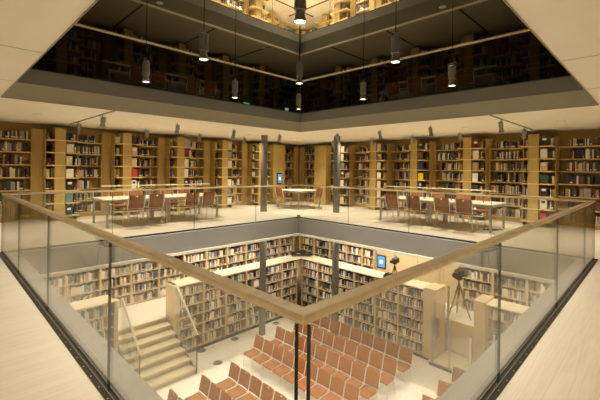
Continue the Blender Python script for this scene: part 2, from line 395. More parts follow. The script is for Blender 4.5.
level(Z_UP, 12.6, 13.2, 'dark floor', ST, {'L': PIER_L, 'R': PIER_R}, False, DARKP)
ST2 = {'L': [3.8, 5.7, 7.6, 9.35], 'R': [4.3, 6.1, 7.9, 9.75]}
level(Z_TOP, 11.2, 11.8, 'lit top floor', ST2, {'L': [5.0, 6.9, 8.75], 'R': [5.6, 7.45, 9.35]}, False, DARKP)
level(Z_TOP, 14.4, 15.1, 'top floor rear', {'L': [11.7, 13.6, 14.9], 'R': [11.7, 13.6, 14.9]}, {'L': [12.2], 'R': [12.8]}, False, DARKP)

# --- lower level: outer gallery bookcases
ZG = [Z_GAL+.06+.375*i for i in range(4)]
OR2 = ORD+['eleventh', 'twelfth', 'thirteenth', 'fourteenth']
n = 0
u = 1.0
while u < 13.6:
    bookcase('L', u, min(u+1.05, 13.75), 13.9, Z_GAL, ZG, Z_GAL+1.56, .36, 'woodlow', 'woodlow', LIGHTP,
             'low oak bookcase on the left gallery wall, %s from the left' % OR2[n],
             '%s, '+'%s gallery bookcase on left wall' % OR2[n], 'gallery bookcases on the left wall', topboard=True, hrow=.31)
    u += 1.05; n += 1
u = 13.8; n = 0
segs = [(12.75, 13.8), (11.7, 12.75), (10.65, 11.7), (9.75, 10.65), (9.1, 9.75), (4.2, 5.25), (3.15, 4.2), (2.1, 3.15), (1.05, 2.1), (0, 1.05)]
for n, (a, b) in enumerate(segs):
    bookcase('R', a, b, 13.9, Z_GAL, ZG, Z_GAL+1.56, .36, 'woodlow', 'woodlow', LIGHTP,
             'low oak bookcase on the right gallery wall, %s counting from the far corner' % ORD[n],
             '%s, '+'%s right gallery bookcase from far corner' % ORD[n], 'gallery bookcases on the right wall', topboard=True, hrow=.31)
# gallery wall panelling with the poster
tag(MB().box(13.95, 14.27, 8.15, 8.5, Z_GAL, -.54).build('wall_pier', 'woodlow'), 'oak pier on the gallery wall right of the blue poster', 'pier')
for i, (a, b) in enumerate(((8.52, 9.08), (7.1, 8.13), (6.2, 7.08), (5.3, 6.18))):
    tag(MB().box(14.05, 14.27, a, b, Z_GAL, -.54).build('wall_panel', 'woodlow'), ['oak wall panel behind the blue poster', 'oak wall panel right of the pier behind the video camera', 'oak wall panel, second right of the pier', 'oak wall panel beside the right gallery bookcases'][i], 'panel', 'gallery wall panels')
def poster(loc, w_, h_, axis, label):
    t = empty('information_screen', loc)
    a = (-w_/2, w_/2, -.02, .02) if axis == 'L' else (-.02, .02, -w_/2, w_/2)
    MB().box(*a, 0, h_).build('frame', 'black', t)
    e = .03
    a = (-w_/2+e, w_/2-e, -.024, -.0205) if axis == 'L' else (-.024, -.0205, -w_/2+e, w_/2-e)
    MB().box(*a, .05, h_-.05).build('screen', 'screen', t)
    a = (-w_/6, w_/6, -.027, -.0245) if axis == 'L' else (-.027, -.0245, -w_/6, w_/6)
    MB().box(*a, h_*.35, h_*.62).build('screen_mark', 'signwhite', t)
    tag(t, label, 'screen')
poster((11.30, 12.575, .93), .30, .5, 'L', 'black framed blue screen on the honey wood panel left of the centre table')
poster((14.02, 8.78, -2.72), .42, .58, 'R', 'blue poster in a frame on the oak gallery wall left of the pier')

# --- parapet bookcases around the sunken floor
ZPAR = [Z_LOW+.05+.372*i for i in range(6)]; PT = Z_LOW+2.27
def parapet(sd, u0, u1, v, label, grp, num):
    bookcase(sd, u0, u1, v, Z_LOW, ZPAR, PT-.03, .40, 'woodlow', 'woodlow', LIGHTP, label, '%s, '+label.replace('oak ', ''), grp, hrow=.30)
VL, VR = 11.5, 11.72
us = [5.86+.94*i for i in range(7)]; us[-1] = 11.48
names = ['just right of the stairs', 'second right of the stairs', 'third right of the stairs', 'fourth right of the stairs', 'fifth right of the stairs', 'last left of the far corner']
for i in range(6): parapet('L', us[i], us[i+1], VL, 'oak auditorium bookcase, '+names[i], 'auditorium bookcases right of the stairs', i)
us = [11.48-.965*i for i in range(7)]
names = ['first from far corner', 'second from far corner', 'third from far corner', 'fourth from far corner', 'fifth from far corner', 'beside the lift']
for i in range(6): parapet('R', us[i+1], us[i], VR, 'oak auditorium bookcase, right side, '+names[i], 'auditorium bookcases on the right', i)
for i in range(4): parapet('L', 3.85-.95*(i+1), 3.85-.95*i, VL, 'oak auditorium bookcase, %s left of the stairs' % ['just', 'second', 'third', 'fourth'][i], 'auditorium bookcases left of the stairs', i)
for i in range(3): parapet('R', 3.70-.95*(i+1), 3.70-.95*i, VR, 'oak auditorium bookcase, %s right of the lift' % ORD[i], 'auditorium bookcases beyond the lift', i)
def counter(name, pts_box, label):
    mb = MB()
    for b in pts_box: mb.box(*b, PT-.03, PT+.02)
    tag(mb.build('counter_top', 'counter', bevel=.012), label, 'counter')
counter('c', [(5.72, 11.68, VL-.02, 12.22), (11.68, 12.42, 5.62, 12.22)], 'long pale oak counter top running round the far corner above the auditorium bookcases')
counter('c', [(.6, 3.93, VL-.02, 12.22)], 'pale oak counter top left of the stairs')
counter('c', [(VR-.02, 12.42, .6, 3.76)], 'pale oak counter top right of the platform lift')
def pbody(b, label): tag(MB().box(*b, Z_LOW, PT-.032).build('parapet_wall', 'woodlow'), label, 'low wall')
pbody((5.86, 11.7, 11.91, 12.12), 'oak back of the low wall behind the left auditorium bookcases')
pbody((12.13, 12.30, 5.70, 12.12), 'oak back of the low wall behind the right auditorium bookcases')
pbody((.6, 3.85, 11.91, 12.12), 'oak back of the low wall left of the stairs')
pbody((12.13, 12.30, .6, 3.70), 'oak back of the low wall right of the lift')
def endp(poly, axis, t0, t1, label): tag(MB().prism(poly, axis, t0, t1).build('rounded_end_wall', 'woodlow'), label, 'panel')
def round_end(v0, v1):   # rounded counter end, outline in (v, z)
    r = .22; pts = [(v0, Z_LOW), (v1, Z_LOW), (v1, PT+.02)]
    for k_ in range(7): a = math.pi/2*k_/6; pts.append((v0+r-r*math.sin(a), PT+.02-r+r*math.cos(a)))
    return pts
endp(round_end(VL-.03, 12.22), 0, 5.74, 5.855, 'rounded oak end panel beside the stairs at the right')
endp(round_end(VL-.03, 12.22), 0, 3.85, 3.92, 'rounded oak end panel beside the stairs at the left')
tag(MB().box(VR-.05, 12.45, 5.25, 5.66, Z_LOW, PT+.06).build('oak_pillar', 'woodlow'), 'plain oak pillar closing the right bookcases beside the glass lift', 'pillar')
tag(MB().box(VR-.05, 12.45, 3.72, 4.05, Z_LOW, PT+.06).build('oak_pillar', 'woodlow'), 'plain oak pillar on the far right of the glass lift', 'pillar')

# ================================================================ STAIRS
t = empty('staircase', (4.77, 11.0, Z_LOW)); tag(t, 'pale oak stairs with seven steps and glass sides down to the auditorium', 'stairs')
SX0, SX1 = 4.0, 5.68; rise = (Z_GAL-Z_LOW)/7
for i in range(7):
    zt = rise*(i+1); y0 = 10.02+i*.33-11.0; y1 = y0+.33+.03 if i < 6 else 12.12-11.0
    mb = MB(); mb.box(SX0-4.77, SX1-4.77, y0, y1, zt-.05, zt); mb.build('tread', 'counter', t)
    mb = MB(); mb.box(SX0-4.77, SX1-4.77, y0+.05, y0+.07, zt-rise, zt-.05); mb.build('riser', 'oak', t)
for x, nm in ((SX1-4.77+.006, 'r'), (SX0-4.77-.036, 'l')):
    poly = [(-1.0, 0), (-1.02, .12)]
    for i in range(7): pass
    poly = [(-.98, 0), (-.98, .10), (1.0, 1.08), (1.1, 1.12), (1.1, 0)]
    MB().prism(poly, 0, x, x+.03).build('stringer', 'grey', t)
for x in (SX1-4.77+.022, SX0-4.77-.020):
    gp = [(-.98, .12), (-.98, 1.20), (.30, 2.32), (.46, 2.34), (.46, .84)]
    MB().prism(gp, 0, x-.006, x+.006).build('glass_panel', ['glass'], t)
    mb = MB(); mb.tube([(x, -1.02, 1.19), (x, .36, 2.36)], .032, 8); mb.build('handrail', 'counter', t)
    mb = MB(); mb.box(x-.012, x+.012, -.995, -.975, .0, 1.2); mb.build('rail_post', 'dark', t)

# ================================================================ PLATFORM LIFT
t = empty('platform_lift', (11.9, 4.65, Z_LOW)); tag(t, 'glass walled platform lift between the two oak pillars on the right', 'lift')
def LB(nm, x0, x1, y0, y1, z0, z1, mm): return MB().box(x0-11.9, x1-11.9, y0-4.65, y1-4.65, z0-Z_LOW, z1-Z_LOW).build(nm, mm, t)
LB('platform', 11.42, 12.5, 4.07, 5.22, Z_LOW, Z_LOW+.10, 'counter')
LB('back_panel', 12.50, 12.56, 4.07, 5.22, Z_LOW, Z_GAL+.02, 'woodlow')
LB('base_frame', 11.34, 11.42, 3.95, 5.30, Z_LOW, Z_LOW+.07, 'dark')
LB('glass_panel', 11.36, 11.372, 4.05, 4.62, Z_LOW+.07, Z_LOW+1.25, 'glass'); LB('glass_panel', 11.36, 11.372, 4.70, 5.2, Z_LOW+.07, Z_LOW+2.05, 'glass')
LB('glass_panel', 11.42, 11.66, 5.20, 5.212, Z_LOW+.1, Z_LOW+2.05, 'glass'); LB('glass_panel', 11.42, 11.66, 4.08, 4.092, Z_LOW+.1, Z_LOW+1.25, 'glass')
LB('post', 11.34, 11.39, 5.20, 5.25, Z_LOW+.07, Z_LOW+1.6, 'steel'); LB('post', 11.34, 11.39, 4.63, 4.68, Z_LOW+.07, Z_LOW+1.6, 'steel')
LB('post', 11.34, 11.39, 4.0, 4.05, Z_LOW+.07, Z_LOW+1.27, 'paint_white')
LB('upper_gate', 12.50, 12.515, 4.35, 5.15, Z_GAL+.05, Z_GAL+1.1, 'glass'); LB('gate_post', 12.49, 12.54, 5.15, 5.21, Z_GAL+.02, Z_GAL+1.15, 'steel')
LB('control_box', 11.45, 11.55, 5.05, 5.18, Z_LOW+.9, Z_LOW+1.5, 'spotgrey')

# ================================================================ COLUMNS
for i, (x, y) in enumerate(((8.82, 10.70), (10.72, 8.72))):
    s_ = ['left', 'right'][i]
    mb = MB(); mb.lathe([(.125, 0), (.125, 2.88)], 16); o = mb.build('steel_column', 'column'); o.location = (x, y, 0)
    tag(o, 'round grey steel column on the reading floor, %s of the centre table' % s_, 'column', 'steel columns')
    mb = MB(); mb.lathe([(.125, 0), (.125, -Z_LOW-.53)], 16); o = mb.build('steel_column', 'column'); o.location = (x, y, Z_LOW)
    tag(o, 'round grey steel column on the auditorium floor, %s one' % s_, 'column', 'steel columns')

# ================================================================ BALUSTRADES
RAILP = []
for k_ in range(14):
    a = 2*math.pi*k_/14; c, s_ = math.cos(a), math.sin(a)
    RAILP.append((-.028+.038*math.copysign(abs(c)**.6, c), 1.0815+.0195*math.copysign(abs(s_)**.6, s_)))
def balustrade(a, b, z0, seams, side, label, gm, zr=0, full=False):
    c = corners(a, b, 0); t = empty('glass_balustrade', (*c[side], z0)); tag(t, label, 'balustrade', 'glass balustrades')
    org = Vector((*c[side], z0))
    def fin(mb, nm, mm, bevel=0):
        mb.v = [(v[0]-org.x, v[1]-org.y, v[2]-org.z) for v in mb.v]; return mb.build(nm, mm, t, bevel)
    top = z0+(1.06 if not full else 2.86)
    cuts = [a+.02]+seams+[b-.02]
    if side == 3: cuts[0] = a+.034
    if side == 0: cuts[0] = a+.026
    for i in range(len(cuts)-1):
        p0, p1 = cuts[i]+(.002 if i else 0), cuts[i+1]-.002
        mb = MB(); q = {0: (p0, p1, a-.009, a+.009), 3: (a-.009, a+.009, p0, p1), 2: (p0, p1, b-.009, b+.009), 1: (b-.009, b+.009, p0, p1)}[side]
        mb.box(*q, z0-.01, top)
        # the two vertical cut edges are green
        for fi in (2, 3, 4, 5):
            vs = [mb.v[j] for j in mb.f[fi]]
            ext = max(abs(vs[0][0]-vs[2][0]), abs(vs[0][1]-vs[2][1]))
            if ext < .05 and not (side in (1, 2) and i == len(cuts)-2): mb.mi[fi] = 1
        fin(mb, 'glass_panel', [gm, 'gedge'])
    if not full:
        mb = MB(); side_sweep(mb, a, b, side, [(o, z+z0) for o, z in RAILP]); o = fin(mb, 'handrail', 'oak')
    hc = .034 if side in (1, 2) else .012
    mb = MB()
    side_sweep(mb, a, b, side, [(-.04, z0), (-.04, z0+hc), (-.010, z0+hc), (-.010, z0)])
    side_sweep(mb, a, b, side, [(.010, z0), (.010, z0+hc/2), (.055, z0+hc/2), (.055, z0)])
    fin(mb, 'base_channel', 'dark')
    mb = MB(); side_sweep(mb, a, b, side, [(.012, z0+hc/2), (.012, z0+hc/2+.006), (.018, z0+hc/2+.006), (.018, z0+hc/2)])
    side_sweep(mb, a, b, side, [(-.024, z0+hc), (-.024, z0+hc+.003), (-.014, z0+hc+.003), (-.014, z0+hc)])
    fin(mb, 'clamp_strip', 'steel')
    if side in (0, 3) and z0 == 0:
        mb = MB()
        for i in range(40):
            p = 1.0+i*.19
            x, y = (p, a-.04) if side == 0 else (a-.04, p)
            mb.lathe([(.005, z0+.006), (.005, z0+.009), (.0001, z0+.009)], 6, (x, y, 0))
        fin(mb, 'screws', 'chrome')['kind'] = 'stuff'
SE = {0: [3.03, 5.2, 7.4], 3: [2.82, 4.79, 6.72], 2: [2.78, 4.76, 6.78], 1: [2.65, 4.6, 6.54]}
LB_ = {0: 'clear glass balustrade with oak handrail at the near right of the opening', 1: 'glass balustrade with oak handrail across the opening on the far right side',
       2: 'glass balustrade with oak handrail across the opening on the far left side', 3: 'clear glass balustrade with oak handrail at the near left of the opening'}
for s_ in range(4): balustrade(.885, 8.59, 0, SE[s_], s_, LB_[s_], 'glass')
for s_ in range(4): balustrade(.95, 8.62, Z_UP, SE[s_], s_, 'glass balustrade of the dark upper floor, %s side' % ['near right', 'far right', 'far left', 'near left'][s_], 'glass2')
for s_ in (1, 2): balustrade(-.7, 10.42, Z_TOP, [.9, 2.9, 4.9, 6.9, 8.9], s_, 'floor to ceiling glass edge of the lit top floor, %s side' % ['', 'right', 'left'][s_], 'glass', full=True)

# ================================================================ CHAIRS
def chair_proto(label, group):
    t = empty('stacking_chair', (0, 0, 0)); tag(t, label, 'chair', group)
    # faces +Y, origin on the floor under the seat centre
    def seat(u, v):
        x = (u-.5)*.41; y = .21-v*.42; z = .455-.035*math.sin(min(1, v*1.0)*math.pi)*.6-.05*max(0, (.14-v)/.14)**2
        return (x, y, z), (0, .0, 1)
    MB().sheet(seat, 4, 10, .014).build('seat', 'tan', t)
    def back(u, v):
        x = (u-.5)*.405; z = .50+v*.37; y = -.20-.09*v-.015*(1-(2*u-1)**2)
        return (x, y, z), (0, 1, .22)
    MB().sheet(back, 9, 12, .014, skip={(4, 10)}).build('backrest', 'tan', t)
    for sx in (-1, 1):
        MB().tube([(sx*.19, .17, .445), (sx*.205, .19, 0)], .011, 6).build('leg', 'chrome', t)
        MB().tube([(sx*.19, -.16, .445), (sx*.205, -.21, 0)], .011, 6).build('leg', 'chrome', t)
    mb = MB(); mb.tube([(-.19, .17, .432), (.19, .17, .432)], .010, 6); mb.tube([(-.19, -.16, .432), (.19, -.16, .432)], .010, 6)
    mb.tube([(-.19, .17, .432), (-.19, -.16, .432)], .010, 6); mb.tube([(.19, .17, .432), (.19, -.16, .432)], .010, 6)
    mb.build('seat_frame', 'chrome', t)
    mb = MB()
    for sx in (-1, 1): mb.tube([(sx*.19, -.16, .445), (sx*.216, -.215, .50), (sx*.216, -.298, .85)], .012, 6)
    mb.build('back_frame', 'chrome', t)
    return t
proto = None
def chair(x, y, z, rz, label, group):
    global proto
    if proto is None: proto = chair_proto(label, group); proto.location = (x, y, z); proto.rotation_euler = (0, 0, rz); return proto
    return dup(proto, (x, y, z), rz, label, group)
rows = [('rear', 10.13), ('second from rear', 9.22), ('third from rear', 8.34), ('front', 7.42)]
FACE = math.pi/2        # turned towards -X
for rn, xb in rows:
    for j in range(9):
        y = 9.34-.2-j*.46
        chair(xb-.27, y, Z_LOW, FACE, 'orange brown chair, %s from left, %s row of the large auditorium block' % (ORD[j], rn), 'chairs of the large auditorium block')
for rn, xb, nch in (('back', 5.88, 8), ('second', 4.97, 6), ('third', 4.09, 4), ('fourth', 3.2, 2)):
    for j in range(nch):
        chair(xb-.27, 8.49-.2-j*.465, Z_LOW, FACE, 'orange brown chair, %s from left, %s row of the block nearest the stairs' % (ORD[j], rn), 'chairs of the block nearest the stairs')
for rn, xb in rows[:3]:
    for j in range(2):
        chair(xb-.27, 4.05-.2-j*.46, Z_LOW, FACE, 'orange brown chair, %s from the aisle, %s row of the right auditorium block' % (ORD[j], rn), 'chairs of the right hand auditorium block')

# ================================================================ TABLES
def table(x0, x1, y0, y1, z, label, group, top='table', H=.74):
    cx, cy = (x0+x1)/2, (y0+y1)/2
    t = empty('reading_table', (cx, cy, z)); tag(t, label, 'table', group)
    hx, hy = (x1-x0)/2, (y1-y0)/2
    MB().box(-hx, hx, -hy, hy, H-.03, H).build('table_top', top, t, bevel=.004)
    for sx in (-1, 1):
        for sy in (-1, 1):
            a, b = sx*(hx-.035), sy*(hy-.035)
            MB().box(a-.026, a+.026, b-.026, b+.026, 0, H-.09).build('leg', 'steel', t)
    mb = MB()
    for sy in (-1, 1): mb.box(-hx+.003, hx-.003, sy*(hy-.035)-.02, sy*(hy-.035)+.02, H-.09, H-.031)
    for sx in (-1, 1): mb.box(sx*(hx-.035)-.02, sx*(hx-.035)+.02, -hy+.056, hy-.056, H-.09, H-.031)
    mb.build('table_frame', 'steel', t)
    return t
def lampbar(u0, u1, v, sd, z, posts, label):
    um = (u0+u1)/2; loc = (um, v, z+.74) if sd == 'L' else (v, um, z+.74)
    t = empty('reading_lamp', loc); tag(t, label, 'lamp', 'reading lamps on the long tables')
    def B(nm, a0, a1, b0, b1, c0, c1, mm):
        x0, x1, y0, y1 = XY(sd, a0, a1, b0, b1); MB().box(x0, x1, y0, y1, c0, c1).build(nm, mm, t)
    B('lamp_bar', u0-um, u1-um, -.07, .07, .32, .35, 'counter')
    for p in posts: B('post', p-um-.013, p-um+.013, -.013, .013, 0, .32, 'spotgrey')
TSETS = []
def longtable(sd, z, where, chairs=True):
    V0, V1 = (10.35, 11.55) if sd == 'L' else (10.26, 11.46)
    cuts = [3.2, 4.9, 6.62] if sd == 'L' else [3.15, 4.86, 6.55]
    for i in range(2):
        x0, x1, y0, y1 = XY(sd, cuts[i]+.003, cuts[i+1]-.003, V0, V1)
        table(x0, x1, y0, y1, z, 'pale topped steel table, %s half of long table %s' % ([['left', 'right'], ['right', 'left']][sd == 'R'][i], where), 'reading tables '+where)
    vm = (V0+V1)/2
    lampbar(3.25, 6.6, vm, sd, z, [3.55, 4.45, 5.3, 6.2], 'slim lamp bar on thin posts, long table '+where)
    cu = [3.86, 4.42, 5.5, 6.08] if sd == 'L' else [3.75, 4.36, 5.2, 5.93]
    for i, u in enumerate(cu):
        j = i if sd == 'L' else 3-i
        v = V0-.02 if i % 2 else V0-.05
        x, y = (u, v) if sd == 'L' else (v, u)
        chair(x, y, z, (0 if sd == 'L' else -math.pi/2), 'orange brown chair, near side, %s from left, long table %s' % (ORD[j], where), 'chairs at the long table '+where)
        v = V1+.1+(.05 if i == 2 else 0); x, y = (u+.12, v) if sd == 'L' else (v, u+.12)
        chair(x, y, z, (math.pi if sd == 'L' else math.pi/2), 'orange brown chair, far side, %s from left, long table %s' % (ORD[j], where), 'chairs at the long table '+where)
longtable('L', 0, 'on left of reading floor'); longtable('R', 0, 'on right of reading floor')
longtable('L', Z_UP, 'on left of dark floor'); longtable('R', Z_UP, 'on right of dark floor')
table(10.3, 11.62, 10.3, 11.62, 0, 'square pale topped table between the two columns at the far corner', 'centre table')
chair(10.13, 11.0, 0, -math.pi/2, 'orange brown stacking chair at the left side of the square centre table', 'chairs at the centre table')
chair(11.05, 10.13, 0, 0, 'orange brown stacking chair at the right side of the square centre table', 'chairs at the centre table')
chair(11.0, 11.85, 0, math.pi, 'orange brown stacking chair behind the square centre table on its left', 'chairs at the centre table')
table(-1.55, -.35, 4.9, 6.62, 0, 'pale topped table on the near left floor, mirrored in the glass', 'near tables')
table(4.86, 6.55, -1.5, -.35, 0, 'pale topped table on the near right floor, mirrored in the glass', 'near tables')
chair(-.2, 5.9, 0, math.pi/2, 'orange brown chair at the near left table', 'chairs at the near tables')
chair(5.85, -.2, 0, math.pi, 'orange brown chair at the near right table', 'chairs at the near tables')
# power cable heap by the right table leg
mb = MB(); pts = []
for i in range(60):
    a = i*.55; r = .05+.09*math.sin(i*.21)**2; pts.append((r*math.cos(a)+i*.006, r*math.sin(a)-i*.004, .012+.02*math.sin(i*.8)**2))
mb.tube(pts, .008, 5); o = mb.build('power_cable', 'black'); o.location = (10.65, 3.42, 0); tag(o, 'black coiled power cable on the floor beside the right table leg', 'cable')

# ================================================================ LIGHT FITTINGS
# pendants in the opening (3 x 3 grid)
def pendant_proto(ztop, loc, label):
    t = empty('pendant_light', loc); tag(t, label, 'lamp', 'pendant lights hanging in the opening')
    mb = MB(); mb.tube([(0, 0, .44), (0, 0, ztop-loc[2])], .007, 6); mb.build('cable', 'black', t)
    mb = MB(); mb.lathe([(.054, .125), (.066, .13), (.066, .21), (.060, .212), (.060, .225), (.066, .227), (.066, .375), (.05, .385)], 18, smooth=False); mb.build('housing', 'spotgrey', t)
    mb = MB(); mb.lathe([(.050, .124), (.048, .10), (.070, .0), (.066, .0), (.046, .098)], 18, smooth=False); mb.build('reflector', 'spotgrey', t)
    mb = MB(); mb.lathe([(.060, .012), (.0001, .012)], 16); mb.build('lens', 'lens', t)
    mb = MB(); mb.tube([(-.10, 0, .24), (-.10, 0, .43), (.10, 0, .43), (.10, 0, .24)], .007, 6); mb.tube([(-.10, 0, .24), (-.07, 0, .24)], .008, 6); mb.tube([(.10, 0, .24), (.07, 0, .24)], .008, 6)
    mb.build('yoke', 'spotgrey', t)
    lamp('SPOT', (0, 0, -.02), P_PENDANT, t, (1, .925, .81), .06, 92, .7, (0, 0, -1))
    return t
PL = {(0, 0): 'large nearest, top centre of the view', (0, 1): 'left of the nearest pendant, second largest', (1, 0): 'right of the nearest pendant, second largest',
      (1, 1): 'upper of the two small central ones', (0, 2): 'the far left pendant', (2, 0): 'the far right pendant',
      (1, 2): 'small, left of the lowest central pendant', (2, 1): 'small, right of the lowest central pendant', (2, 2): 'the lowest and farthest in the centre'}
pp = None
for (i, j), tx in PL.items():
    x = [2.78, 4.78, 6.82][i]; y = [2.82, 4.82, 6.88][j]
    lb = 'grey cylindrical pendant spotlight on a black cable, '+tx
    if pp is None: pp = pendant_proto(9.85, (x, y, 3.2), lb); pp.rotation_euler = (0, 0, .5)
    else: dup(pp, (x, y, 3.2), .5+.3*((i+2*j) % 3), lb)
# ceiling tracks and their spotlights
def track_spot(loc, aim, label, power):
    t = empty('track_spotlight', loc); tag(t, label, 'lamp', 'spotlights on the ceiling tracks')
    d = Vector(aim).normalized(); q = Vector((0, 0, -1)).rotation_difference(d)
    MB().tube([(0, 0, 0), (0, 0, -.12)], .012, 6).build('stem', 'spotgrey', t)
    h = MB().lathe([(.038, .12), (.052, .11), (.052, .0), (.045, -.01), (.045, -.03), (.066, -.12), (.062, -.12), (.043, -.035)], 12, smooth=False).build('housing', 'spotgrey', t)
    h.location = (0, 0, -.17); h.rotation_mode = 'QUATERNION'; h.rotation_quaternion = q
    l = MB().lathe([(.060, -.108), (.0001, -.108)], 12).build('lens', 'lens', h)
    MB().tube([(-.065, 0, 0), (-.065, 0, .13), (.065, 0, .13), (.065, 0, 0)], .006, 5).build('yoke', 'spotgrey', t).location = (0, 0, -.18)
    lamp('SPOT', Vector((0, 0, -.17))+d*.135, power, t, WARM, .05, 120, .8, d)
    return t
TR = {'L': [2.85, 4.75, 6.62, 8.55], 'R': [2.75, 4.5, 6.1, 7.75]}
for sd in 'LR':
    for i, u in enumerate(TR[sd]):
        x0, x1, y0, y1 = XY(sd, u-.012, u+.012, 8.75, 12.5)
        if i == 0: tag(MB().box(x0, x1, y0, y1, 2.855, 2.879).build('lighting_track', 'grey'), 'slim grey lighting track on the reading floor ceiling, %s side' % SIDE[sd], 'track', 'lighting tracks on the reading floor ceiling')
        for kx, v in enumerate((9.55, 11.6)):
            x, y = (u, v) if sd == 'L' else (v, u)
            # inner ones turn to the tables and floor, outer ones wash the bookcases
            d = (0, .35, -1) if kx == 0 else (0, .22, -1)
            if sd == 'R': d = (d[1], d[0], d[2])
            track_spot((x, y, 2.855), d, 'small grey ceiling spotlight, %s pair from the %s edge, %s one' % (ORD[i], SIDE[sd], ['the inner', 'the outer'][kx]), P_TRACK*(1 if kx == 0 else .7))
for i, (x, y) in enumerate(((9.9, 11.9), (11.9, 9.9))):
    track_spot((x, y, 2.879), (.5, .9, -.8) if i == 0 else (.9, .5, -.8), 'small white ceiling spotlight near the far corner, %s of the centre' % ['left', 'right'][i], P_TRACK*1.3)
# recessed ceiling luminaires, some added for their light alone
def downlight(x, y, z, power, label, group, size=.5, rim='paint_white', cone=0):
    t = empty('recessed_downlight', (x, y, z)); tag(t, label, 'lamp', group)
    MB().lathe([(.075, 0), (.10, 0), (.10, -.008), (.075, -.008)], 16).build('rim', rim, t)
    MB().lathe([(.074, -.003), (.0001, -.003)], 16).build('lens', 'lens_hot', t)
    if cone: lamp('SPOT', (0, 0, -.03), power, t, WARM, .04, cone, 1.0, (0, 0, -1))
    else: lamp('AREA', (0, 0, -.03), power, t, (1, .91, .75), size)
n = 0
for a in (1.8, 4.1, 5.7, 8.3, 10.6):
    for (x, y, s_) in ((a, 10.95, 'left'), (10.9, a, 'right')):
        downlight(x, y, 2.879, P_AREA_READING, 'small round ceiling light over the %s reading tables, %s from the near edge' % (s_, ORD[int(a//2.6)]), 'recessed ceiling lights of the reading floor', cone=125)
for a in (-2.0, 1.5, 5.0, 8.5):  # added lamps out of view, lighting the near floor and its reflection
    for (x, y, s_) in ((-2.2, a, 'left'), (a, -2.2, 'right')):
        if s_ == 'right' and a < -1: continue
        downlight(x, y, 2.879, P_AREA_READING*.8, 'added unseen fill light over the near %s floor, %s along' % (s_, ORD[int((a+2)//3.4)]), 'added fill lights near the viewer', cone=140)
for a in (2.0, 4.9, 7.4, 9.8):  # added lamps hidden under the slab to brighten the gallery
    for (x, y, s_) in ((a, 12.9, 'left'), (12.9, a, 'right')):
        downlight(x, y, -.531, P_AREA_LOW, 'added unseen fill light under the slab over the %s gallery, %s along' % (s_, ORD[int(a//2.5)]), 'added fill lights over the lower gallery')
for a in (3.0, 6.0, 9.0):  # more hidden lamps, added to light the auditorium edge
    for (x, y, s_) in ((a, 10.4, 'left'), (10.4, a, 'right')):
        downlight(x, y, -.531, P_AREA_LOW*.5, 'added unseen fill light under the slab over the %s auditorium bookcases, %s along' % (s_, ORD[int(a//3)-1]), 'added fill lights over the auditorium edge')
for a in (5.5, 8.5, 11.5):  # lamps added in front of the top floor shelves to light them
    for (x, y, s_) in ((a, 10.95, 'left'), (10.95, a, 'right')):
        downlight(x, y, 9.849, P_TOP, 'added ceiling fill light of the lit top floor on the %s, %s along' % (s_, ORD[int(a//3)-1]), 'added fill lights of the lit top floor', cone=160)
downlight(12.6, 12.6, 9.849, P_TOP, 'added ceiling fill light in the corner of the lit top floor', 'added fill lights of the lit top floor', cone=160)
for i, (x, y, s_) in enumerate(((4.5, 10.2, 'left'), (10.2, 4.5, 'right'), (9.0, 11.0, 'far corner'))):
    downlight(x, y, 6.299, P_DARK*6, 'dim round ceiling light of the dark upper floor on the %s' % s_, 'dim ceiling lights of the dark floor')
for sd in 'LR':
    for i, u in enumerate((4.2, 6.6, 9.0)):
        x0, x1, y0, y1 = XY(sd, u-.012, u+.012, 10.6, 13.1)
        tag(MB().box(x0, x1, y0, y1, 6.27, 6.299).build('lighting_track', 'black'), 'black lighting track on the dark floor ceiling, %s side, %s along' % (SIDE[sd], ORD[i]), 'track', 'lighting tracks of the dark floor')
    for i, u in enumerate((9.2, 11.4, 13.4)):
        x0, x1, y0, y1 = XY(sd, u-.02, u+.02, 10.6, 14.3)
        tag(MB().box(x0, x1, y0, y1, 9.81, 9.849).build('lighting_track', 'black'), 'black lighting track on the lit top floor ceiling, %s side, %s along' % (SIDE[sd], ORD[i]), 'track', 'lighting tracks of the lit top floor')

# ================================================================ SMALL THINGS
for i, (x, y) in enumerate(((6.54, 11.16), (6.5, 10.1), (7.86, 11.1), (9.86, 11.08))):
    mb = MB(); mb.lathe([(.15, .0), (.15, .008), (.11, .012), (.105, .004), (.0001, .004)], 20); o = mb.build('floor_socket', 'disc'); o.location = (x, y, Z_LOW)
    tag(o, 'round steel floor socket in the auditorium floor, %s' % ['between the stairs and the bookcases', 'nearest the foot of the stairs', 'in front of the left bookcases', 'beside the left column'][i], 'floor socket', 'floor sockets')
# tripods with video cameras
def tripod(loc, h, s, label, spread=.36):
    t = empty('video_camera_tripod', loc); tag(t, label, 'camera')
    for k_ in range(3):
        a = 2*math.pi*k_/3+.5
        MB().tube([(0, 0, h*.72), (spread*.5*math.cos(a), spread*.5*math.sin(a), h*.36), (spread*math.cos(a), spread*math.sin(a), .015)], [.02*s, .016*s, .014*s], 6).build('leg', 'black', t)
    MB().tube([(0, 0, h*.45), (0, 0, h*.82)], .02*s, 8).build('centre_pole', 'black', t)
    mb = MB(); mb.box(-.06*s, .06*s, -.06*s, .06*s, h*.80, h*.85); mb.tube([(0, 0, h*.82), (-.25*s, -.1*s, h*.70)], .01*s, 6); mb.build('pan_head', 'black', t)
    mb = MB(); mb.box(-.10*s, .20*s, -.07*s, .07*s, h*.855, h*.855+.17*s); mb.tube([(-.1*s, 0, h*.855+.085*s), (-.26*s, 0, h*.855+.085*s)], .06*s, 12)
    mb.tube([(-.04*s, 0, h*.855+.17*s), (-.04*s, 0, h*.855+.22*s), (.15*s, 0, h*.855+.22*s), (.15*s, 0, h*.855+.17*s)], .012*s, 6)
    mb.build('video_camera', 'black', t)
    return t
